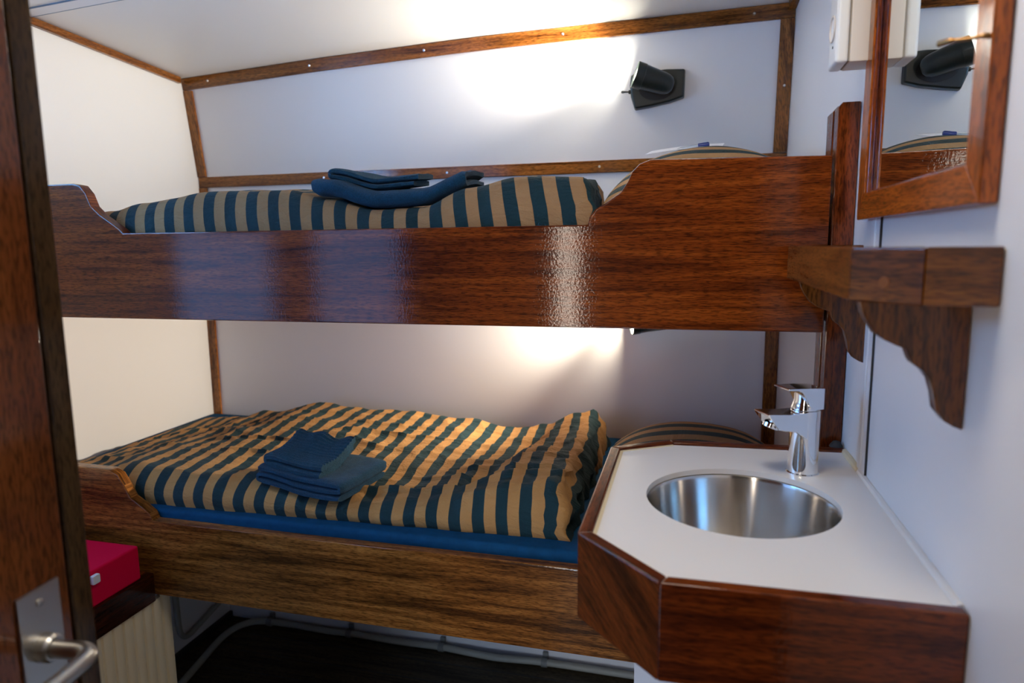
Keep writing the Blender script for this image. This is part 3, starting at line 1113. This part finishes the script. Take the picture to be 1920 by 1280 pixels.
# ---------------------------------------------------------------- corner shelf on brackets
S0, S1 = -0.063, -0.006
sh = thing('wall_shelf', (0.23, 1.0, -0.20), 'mahogany wall shelf with clipped corner on two scrolled brackets below the mirror', 'shelf')
out = [(R - 0.001, 0.727), (0.218, 0.727), (0.1665, 0.7935), (0.1665, 1.272), (R - 0.001, 1.272)]
tk = 0.014
inn = [(R - 0.001, 0.727 + tk), (0.218 + tk * 0.41, 0.727 + tk), (0.1665 + tk, 0.7935 + tk * 0.35), (0.1665 + tk, 1.272 - tk), (R - 0.001, 1.272 - tk)]
obj('shelf_board', grain(prism([(a, b) for a, b in inn], 'z', S0 + 0.004, S0 + 0.020), (0, 1, 0)), M['shelf'], sh)
for i, nm in enumerate(('end_rail', 'corner_rail', 'front_rail', 'end_rail')):
    q = [out[i], out[i + 1], inn[i + 1], inn[i]]
    d = (out[i + 1][0] - out[i][0], out[i + 1][1] - out[i][1], 0)
    obj(nm, grain(prism(q, 'z', S0, S1, 0.0025, 2, 40), d, i * 1.7), M['shelf'], sh)
bpx = [(1612, 571), (1617, 585), (1625, 601), (1640, 624), (1659, 638), (1681, 648), (1700, 655), (1706, 672), (1711, 681), (1730, 695), (1744, 712), (1751, 739), (1755, 769), (1771, 791), (1788, 801), (1805, 807)]
pb_ = [(onY(a, b, 0.790).x, onY(a, b, 0.790).z) for a, b in bpx]
pb_[0] = (pb_[0][0], S0 - 0.0005)
pb_[-1] = (R - 0.001, pb_[-1][1])
pb_ = pb_ + [(R - 0.001, S0 - 0.0005)]
for y in (0.790, 1.205):
    obj('bracket', grain(prism(pb_, 'y', y, y + 0.020, 0.002, 2, 50), (0, 0, 1), y * 5), M['shelf'], sh)
obj('plug', lathe([(0, 0.0008), (0.006, 0.0006), (0.0065, -0.001)], (0.192, 0.7605, -0.042), (-0.79, -0.61, 0), 14), M['shelf'], sh)

# ---------------------------------------------------------------- washstand
C0, C1, CT = -0.4965, -0.376, -0.381
out = [(R - 0.001, 0.730), (-0.024, 0.726), (-0.134, 0.838), (-0.134, 1.232), (-0.028, 1.300), (R - 0.001, 1.318)]
tk = 0.019


def inset(poly, t):
    n = len(poly)
    res = []
    cxy = (0.1, 1.02)
    lines = []
    for i in range(n - 1):
        (x0, y0), (x1, y1) = poly[i], poly[i + 1]
        L = math.hypot(x1 - x0, y1 - y0)
        nx, ny = -(y1 - y0) / L, (x1 - x0) / L
        if (cxy[0] - x0) * nx + (cxy[1] - y0) * ny < 0:
            nx, ny = -nx, -ny
        lines.append(((x0 + nx * t, y0 + ny * t), (x1 - x0, y1 - y0)))
    for i in range(n):
        if i == 0 or i == n - 1:
            (px, py), (dx, dy) = lines[0 if i == 0 else -1]
            k = (R - 0.001 - px) / dx
            res.append((R - 0.001, py + dy * k))
        else:
            (p, d), (q, e) = lines[i - 1], lines[i]
            den = d[0] * e[1] - d[1] * e[0]
            k = ((q[0] - p[0]) * e[1] - (q[1] - p[1]) * e[0]) / den
            res.append((p[0] + d[0] * k, p[1] + d[1] * k))
    return res


inn = inset(out, tk)
ws = thing('washstand', (0.1, 1.02, C0), 'wall mounted washstand with white top and red mahogany surround in front of the lower bunk', 'washstand')
for i, nm in enumerate(('front_panel', 'corner_panel', 'side_panel', 'corner_panel', 'back_panel')):
    q = [out[i], out[i + 1], inn[i + 1], inn[i]]
    d = (out[i + 1][0] - out[i][0], out[i + 1][1] - out[i][1], 0)
    if i == 1:
        d = (d[0], d[1], 0.10)
    obj(nm, grain(prism(q, 'z', C0, C1, 0.0032, 3, 30), d, 3 + i * 1.3), M['red'], ws)
# white top with a round hole
SCX, SCY, SRAD = 0.083, 1.022, 0.1385
bm = bmesh.new()
po = [bm.verts.new((x, y, CT)) for x, y in inn]
n = len(po)
es = [bm.edges.new((po[i], po[(i + 1) % n])) for i in range(n)]
ci = [bm.verts.new((SCX + SRAD * math.cos(2 * math.pi * i / 72), SCY + SRAD * math.sin(2 * math.pi * i / 72), CT)) for i in range(72)]
es += [bm.edges.new((ci[i], ci[(i + 1) % 72])) for i in range(72)]
bmesh.ops.triangle_fill(bm, use_beauty=True, use_dissolve=False, edges=es)
bad = [f for f in bm.faces if (f.calc_center_median().xy - Vector((SCX, SCY))).length < SRAD * 0.97]
bmesh.ops.delete(bm, geom=bad, context='FACES_ONLY')
ex = bmesh.ops.extrude_face_region(bm, geom=list(bm.faces))
for v in [e for e in ex['geom'] if isinstance(e, bmesh.types.BMVert)]:
    v.co.z -= 0.009
bmesh.ops.recalc_face_normals(bm, faces=bm.faces)
obj('countertop', bm, M['counter'], ws, smooth=True, label='white laminate countertop')
ins2 = inset(out, tk + 0.005)
caul = None
for i in (2, 3):
    q = [inn[i], inn[i + 1], ins2[i + 1], ins2[i]]
    b_ = prism(q, 'z', CT - 0.001, CT + 0.0010)
    caul = b_ if caul is None else join(caul, b_)
obj('sealant', caul, M['caulk'], ws, label='yellowed sealant along the left edge')
obj('sealant', sweep([(R - 0.002, 0.750, CT + 0.001), (R - 0.002, 0.95, CT + 0.001), (R - 0.002, 1.19, CT + 0.001)], 0.0055, 8), M['wcaulk'], ws, label='white sealant along the wall')

obj('sealant', sweep([(R - 0.002, 1.192, CT + 0.001), (R - 0.002, 1.25, CT + 0.002), (R - 0.002, 1.302, CT + 0.001)], [0.0056, 0.0070, 0.0060], 8), M['caulk'], ws, label='yellowed sealant in the back corner')
# sink bowl
sk = thing('sink_bowl', (SCX, SCY, CT - 0.16), 'round brushed steel sink bowl set into the white countertop', 'sink')
prof = [(SRAD + 0.012, -0.0095), (SRAD + 0.001, -0.0095), (SRAD - 0.001, -0.0105), (SRAD - 0.003, -0.016), (SRAD - 0.010, -0.060), (SRAD - 0.020, -0.110), (SRAD - 0.030, -0.132), (SRAD - 0.055, -0.146), (0.03, -0.150), (0.022, -0.152)]
obj('bowl', lathe(prof, (SCX, SCY, CT), (0, 0, 1), 96), M['steel'], sk, loc=(SCX, SCY, CT - 0.16))
obj('drain', lathe([(0.026, -0.1485), (0.022, -0.149), (0.018, -0.152), (0, -0.152)], (SCX, SCY, CT), (0, 0, 1), 32), M['chrome'], sk)

# faucet
fx, fy = 0.1915, 1.172
fc = thing('basin_mixer_tap', (fx, fy, CT), 'chrome single lever mixer tap standing at the back of the countertop', 'tap')
HB = 0.082
obj('base_ring', lathe([(0.0262, 0), (0.0262, 0.0015), (0.0245, 0.003)], (fx, fy, CT), (0, 0, 1), 36), M['chrome'], fc)
obj('tap_body', lathe([(0.0243, 0.002), (0.0238, 0.02), (0.0232, 0.05), (0.0232, HB + 0.012), (0.0234, HB + 0.024), (0.0222, HB + 0.026), (0, HB + 0.026)], (fx, fy, CT), (0, 0, 1), 40), M['chrome'], fc)
sd = Vector((-0.90, -0.435, 0)).normalized()
ss = Vector((-sd.y, sd.x, 0))


def local_prism(prof2, w0, w1, base, d, s, bev, wfun=None):
    """prof2: (forward, up) outline, extruded sideways; wfun scales the half width along forward."""
    bm = bmesh.new()
    A, B = [], []
    for f_, u_ in prof2:
        k = wfun(f_) if wfun else w1
        A.append(bm.verts.new(base + d * f_ + s * k + Vector((0, 0, u_))))
        B.append(bm.verts.new(base + d * f_ - s * k + Vector((0, 0, u_))))
    bm.faces.new(A)
    bm.faces.new(B[::-1])
    n_ = len(prof2)
    for i in range(n_):
        bm.faces.new((A[i], B[i], B[(i + 1) % n_], A[(i + 1) % n_]))
    bmesh.ops.recalc_face_normals(bm, faces=bm.faces)
    return bevel(bm, bev, 3, 30)


base = Vector((fx, fy, CT))
sp_prof = [(0.002, HB + 0.0245), (0.040, HB + 0.0235), (0.079, HB + 0.0260), (0.080, HB + 0.0235), (0.062, HB - 0.000), (0.050, HB - 0.0035), (0.030, HB - 0.006), (0.020, HB - 0.012), (0.002, HB - 0.026)]
obj('spout', local_prism(sp_prof, 0.02, 0.017, base, sd, ss, 0.0024, lambda f_: 0.0212 + 0.0015 * f_ / 0.09), M['chrome'], fc)
obj('aerator', lathe([(0.0135, 0.002), (0.0135, -0.004), (0.0112, -0.005), (0.0105, -0.001), (0, -0.001)], base + sd * 0.061 + Vector((0, 0, HB + 0.0025)), Vector((0, 0, 1)) - sd * 0.42, 28), M['chrome'], fc)
hb = HB + 0.0268
obj('lever_collar', lathe([(0.0222, hb), (0.0226, hb + 0.002), (0.0205, hb + 0.008), (0.0185, hb + 0.016), (0.0185, hb + 0.032)], base, (0, 0, 1), 36), M['chrome'], fc)
lv_prof = [(-0.0190, hb + 0.002), (-0.0190, hb + 0.037), (0.010, hb + 0.0385), (0.045, hb + 0.0390), (0.046, hb + 0.0360), (0.026, hb + 0.0345), (0.0195, hb + 0.030), (0.004, hb + 0.002)]
obj('lever', local_prism(lv_prof, 0.02, 0.02, base, sd, ss, 0.0025, lambda f_: 0.0218 - 0.001 * max(0, f_) / 0.06), M['chrome'], fc)

# dark sealing lump where post meets the worktop corner
obj('sealant', lathe([(0, 0.012), (0.006, 0.010), (0.011, 0.003), (0.012, 0)], (R - 0.013, 1.322, -0.3765), (0, 0, 1), 12), M['dark'], bp_, label='dark sealant at the foot of the post')

# ---------------------------------------------------------------- bench and cushion at left
XB = -1.3135
bn = thing('bench', (-1.6, 0.75, -1.56), 'built in bench with cream beadboard front under the red cushion', 'bench')
obj('seat_board', grain(box(XL + 0.003, XB - 0.024, 0.15, YB - 0.003, -0.850, -0.8240), (0, 1, 0)), M['red'], bn)
obj('front_rail', grain(box(XB - 0.022, XB, 0.15, YB - 0.002, -0.9005, -0.8235, 0.003, 2), (0, 1, 0), 1.2), M['bench'], bn)
# beadboard: vertical rounded battens as one moulded panel
poly = []
y = 0.15
while y < 1.402 - 0.001:
    poly += [(XB - 0.015, y), (XB - 0.009, y + 0.003), (XB - 0.006, y + 0.010), (XB - 0.006, min(y + 0.018, 1.4005)), (XB - 0.009, min(y + 0.027, 1.4015)), (XB - 0.015, min(y + 0.030, 1.402))]
    y += 0.0313
poly += [(XB - 0.022, 1.402), (XB - 0.022, 0.15)]
obj('beadboard_panel', grain(prism(poly, 'z', -1.558, -0.9015), (0, 0, 1)), M['bead'], bn, label='cream grooved panel')
cu = thing('seat_cushion', (-1.58, 0.8, -0.827), 'magenta red seat cushion on the bench with a white tag', 'cushion')
obj('cushion_block', box(XL + 0.03, XB - 0.006, 0.2, 1.309, -0.8232, -0.735, 0.006, 3), M['cushion'], cu)
obj('tag', join(box(XB - 0.0055, XB + 0.0065, 1.162, 1.182, -0.765, -0.744, 0.003, 2)), M['tag'], cu, label='small white tag')

# ---------------------------------------------------------------- door in the foreground
E0 = Vector((-0.672, 0.595, 0))
dd = Vector((-0.098, 0.995, 0)).normalized()
dn = Vector((dd.y, -dd.x, 0))          # faces into view (+x)


def dpt(a, b, z):
    """a: distance back from the free edge, b: out of the face."""
    p = E0 - dd * a + dn * b
    return Vector((p.x, p.y, z))


def dbox(a0, a1, b0, b1, z0, z1, bev=0.0, seg=2):
    bm = bmesh.new()
    vs = [bm.verts.new(dpt(a, b, z)) for z in (z0, z1) for a, b in ((a0, b0), (a1, b0), (a1, b1), (a0, b1))]
    for q in ((0, 1, 2, 3), (4, 5, 6, 7), (0, 1, 5, 4), (1, 2, 6, 5), (2, 3, 7, 6), (3, 0, 4, 7)):
        bm.faces.new([vs[i] for i in q])
    bmesh.ops.recalc_face_normals(bm, faces=bm.faces)
    return bevel(bm, bev, seg)


dr = struct('door_1', grain(dbox(0.0335, 0.84, -0.038, 0.0, -1.545, 0.50, 0.002, 2), (0, 0, 1), 0.6), M['door'])
tag(dr, 'open brown wooden cabin door at the left edge of the frame', 'door')
obj('edge_strip', grain(dbox(0.0, 0.030, -0.038, 0.0, -1.545, 0.50, 0.003, 3), (0, 0, 1), 2.6), M['doorlip'], dr, label='darker wooden edge strip')
obj('groove', dbox(0.030, 0.0335, -0.036, -0.004, -1.545, 0.50), M['dark'], dr)
a_p0, a_p1 = 0.048, 0.101
hp = obj('handle_plate', dbox(a_p0, a_p1, 0.0002, 0.004, -0.590, -0.3555, 0.0018, 2), M['satin'], dr, label='satin metal handle plate')
am = 0.0755
zh = -0.4225
pth = smooth_path([dpt(am, 0.004, zh), dpt(am, 0.030, zh), dpt(am, 0.050, zh), dpt(am + 0.004, 0.060, zh), dpt(am + 0.014, 0.0655, zh - 0.0005), dpt(am + 0.05, 0.067, zh - 0.001), dpt(am + 0.12, 0.066, zh - 0.001)], 6)
obj('lever_handle', sweep(pth, 0.0095, 16), M['satin'], dr, label='satin metal lever handle')
obj('rosette', lathe([(0.0150, 0.0), (0.0150, 0.010), (0.0125, 0.013), (0.010, 0.013)], dpt(am, 0.004, zh), dn, 24), M['satin'], dr)
obj('screw', lathe([(0.004, 0), (0.004, 0.0015), (0.002, 0.0024), (0, 0.0024)], dpt(am, 0.004, -0.371), dn, 14), M['satin'], dr)
obj('screw', lathe([(0.004, 0), (0.004, 0.0015), (0.002, 0.0024), (0, 0.0024)], dpt(am, 0.004, -0.474), dn, 14), M['satin'], dr)

# ---------------------------------------------------------------- under the lower bunk
struct('wall_plinth', box(-0.095, R - 0.001, 1.385, 1.397, -1.555, -0.888), M['under'], smooth=False)
struct('baseboard_left', box(XL + 0.0005, XL + 0.014, 1.41, 2.298, -1.559, -1.535), M['dark'])


def pipe(name, pts, rad, clips, label):
    o = thing(name, tuple(pts[0]), label, 'pipe')
    obj('tube', sweep(smooth_path(pts, 8), rad, 12), M['pipe'], o)
    for c, up_ in clips:
        c = Vector(c)
        ring = lathe([(rad + 0.0005, -0.011), (rad + 0.0045, -0.011), (rad + 0.0045, 0.011), (rad + 0.0005, 0.011)], c, (1, 0, 0), 16)
        leg = box(c.x - 0.010, c.x + 0.010, c.y + rad, min(c.y + rad + 0.012, 2.2985), c.z - 0.004, c.z + 0.030, 0.001, 1)
        obj('pipe_clip', join(ring, leg), M['clip'], o)


pz_ = -1.543
yb_ = 2.272
pipe('pipe', [(-1.66, 1.40, pz_), (-1.70, 1.70, pz_), (-1.745, 1.95, pz_), (-1.775, 2.14, pz_), (-1.745, 2.235, pz_), (-1.655, yb_, pz_), (-1.40, yb_, pz_ - 0.003), (-1.29, yb_, pz_), (-1.07, yb_, pz_ - 0.003), (-0.895, yb_, pz_), (-0.68, yb_ - 0.01, pz_ - 0.003), (-0.486, yb_, pz_), (-0.2, yb_, pz_), (0.2, yb_, pz_)], 0.0130,
     [((-1.655, yb_, pz_), 1), ((-1.29, yb_, pz_), 1), ((-0.895, yb_, pz_), 1), ((-0.486, yb_, pz_), 1)], 'long grey pipe clipped along the floor under the lower bunk')
pipe('pipe', [(XL + 0.016, 1.985, -1.15), (XL + 0.016, 1.988, -1.36), (XL + 0.016, 1.995, -1.455), (XL + 0.016, 2.03, -1.49), (XL + 0.016, 2.10, -1.480), (XL + 0.016, 2.28, -1.44)], 0.0105,
     [], 'grey pipe bending up the left wall under the lower bunk')
pipe('pipe', [(-0.66, 2.280, -1.460), (-0.40, 2.280, -1.466), (0.15, 2.280, -1.472)], 0.0120,
     [((-0.47, 2.280, -1.4645), 1)], 'short upper pipe clipped to the hull wall near the washstand')

# ---------------------------------------------------------------- light
w = bpy.data.worlds.new('world')
SC.world = w
w.use_nodes = True
w.node_tree.nodes['Background'].inputs['Color'].default_value = (0.62, 0.80, 1.0, 1)
w.node_tree.nodes['Background'].inputs['Strength'].default_value = 0.03


def area(name, loc, rot, sx, sy_, energy, col):
    li = bpy.data.lights.new(name, 'AREA')
    li.shape = 'RECTANGLE'
    li.size, li.size_y = sx, sy_
    li.energy = energy
    li.color = col
    o = bpy.data.objects.new(name, li)
    COL.objects.link(o)
    o.location = Vector(loc) + Vector((0, 0, ZC))
    o.rotation_euler = rot
    return li


# blue area lights added behind the unseen windows
area('blue_fill_left', (XL - 0.10, (WY0 + WY1) / 2, (WZ0 + WZ1) / 2), (0, -math.pi / 2, 0), WZ1 - WZ0, WY1 - WY0, 6.5, (0.17, 0.48, 1.0))
area('blue_fill_front', ((VX0 + VX1) / 2, YF - 0.10, (VZ0 + VZ1) / 2), (math.pi / 2, 0, 0), VX1 - VX0, VZ1 - VZ0, 3.6, (0.24, 0.46, 1.0))
area('blue_fill_low', (XL - 0.10, (UY0 + UY1) / 2, (UZ0 + UZ1) / 2), (0, -math.pi / 2, 0), UZ1 - UZ0, UY1 - UY0, 2.8, (0.24, 0.46, 1.0))
# warm fill added above the frame to brighten countertop and boards
area('ceiling_fill', (-0.05, 0.72, 0.672), (0, 0, 0), 0.30, 0.30, 2.1, (1.0, 0.90, 0.76))
# unseen strip added beyond the doorway for the bright band on the board
area('board_band_light', (-0.61, YF - 0.50, -0.45), (math.pi / 2, 0, math.radians(-25)), 0.06, 1.7, 3.5, (1.0, 0.84, 0.70))

# low cool fill added to brighten the space under the lower bunk
pd = area('underbed_fill', (-0.40, YF - 0.45, -1.28), (math.radians(90), 0, math.radians(-4)), 0.3, 0.5, 0.85, (0.66, 0.80, 1.0))
pd.spread = math.radians(64)

vs = SC.view_settings
vs.view_transform = 'Standard'
vs.look = 'None'
vs.gamma = 1.0
vs.exposure = 1.15
vs.use_curve_mapping = False
SC.cycles.max_bounces = 10
SC.cycles.diffuse_bounces = 6
SC.cycles.sample_clamp_indirect = 6.0
SC.cycles.caustics_reflective = True
SC.cycles.use_denoising = True
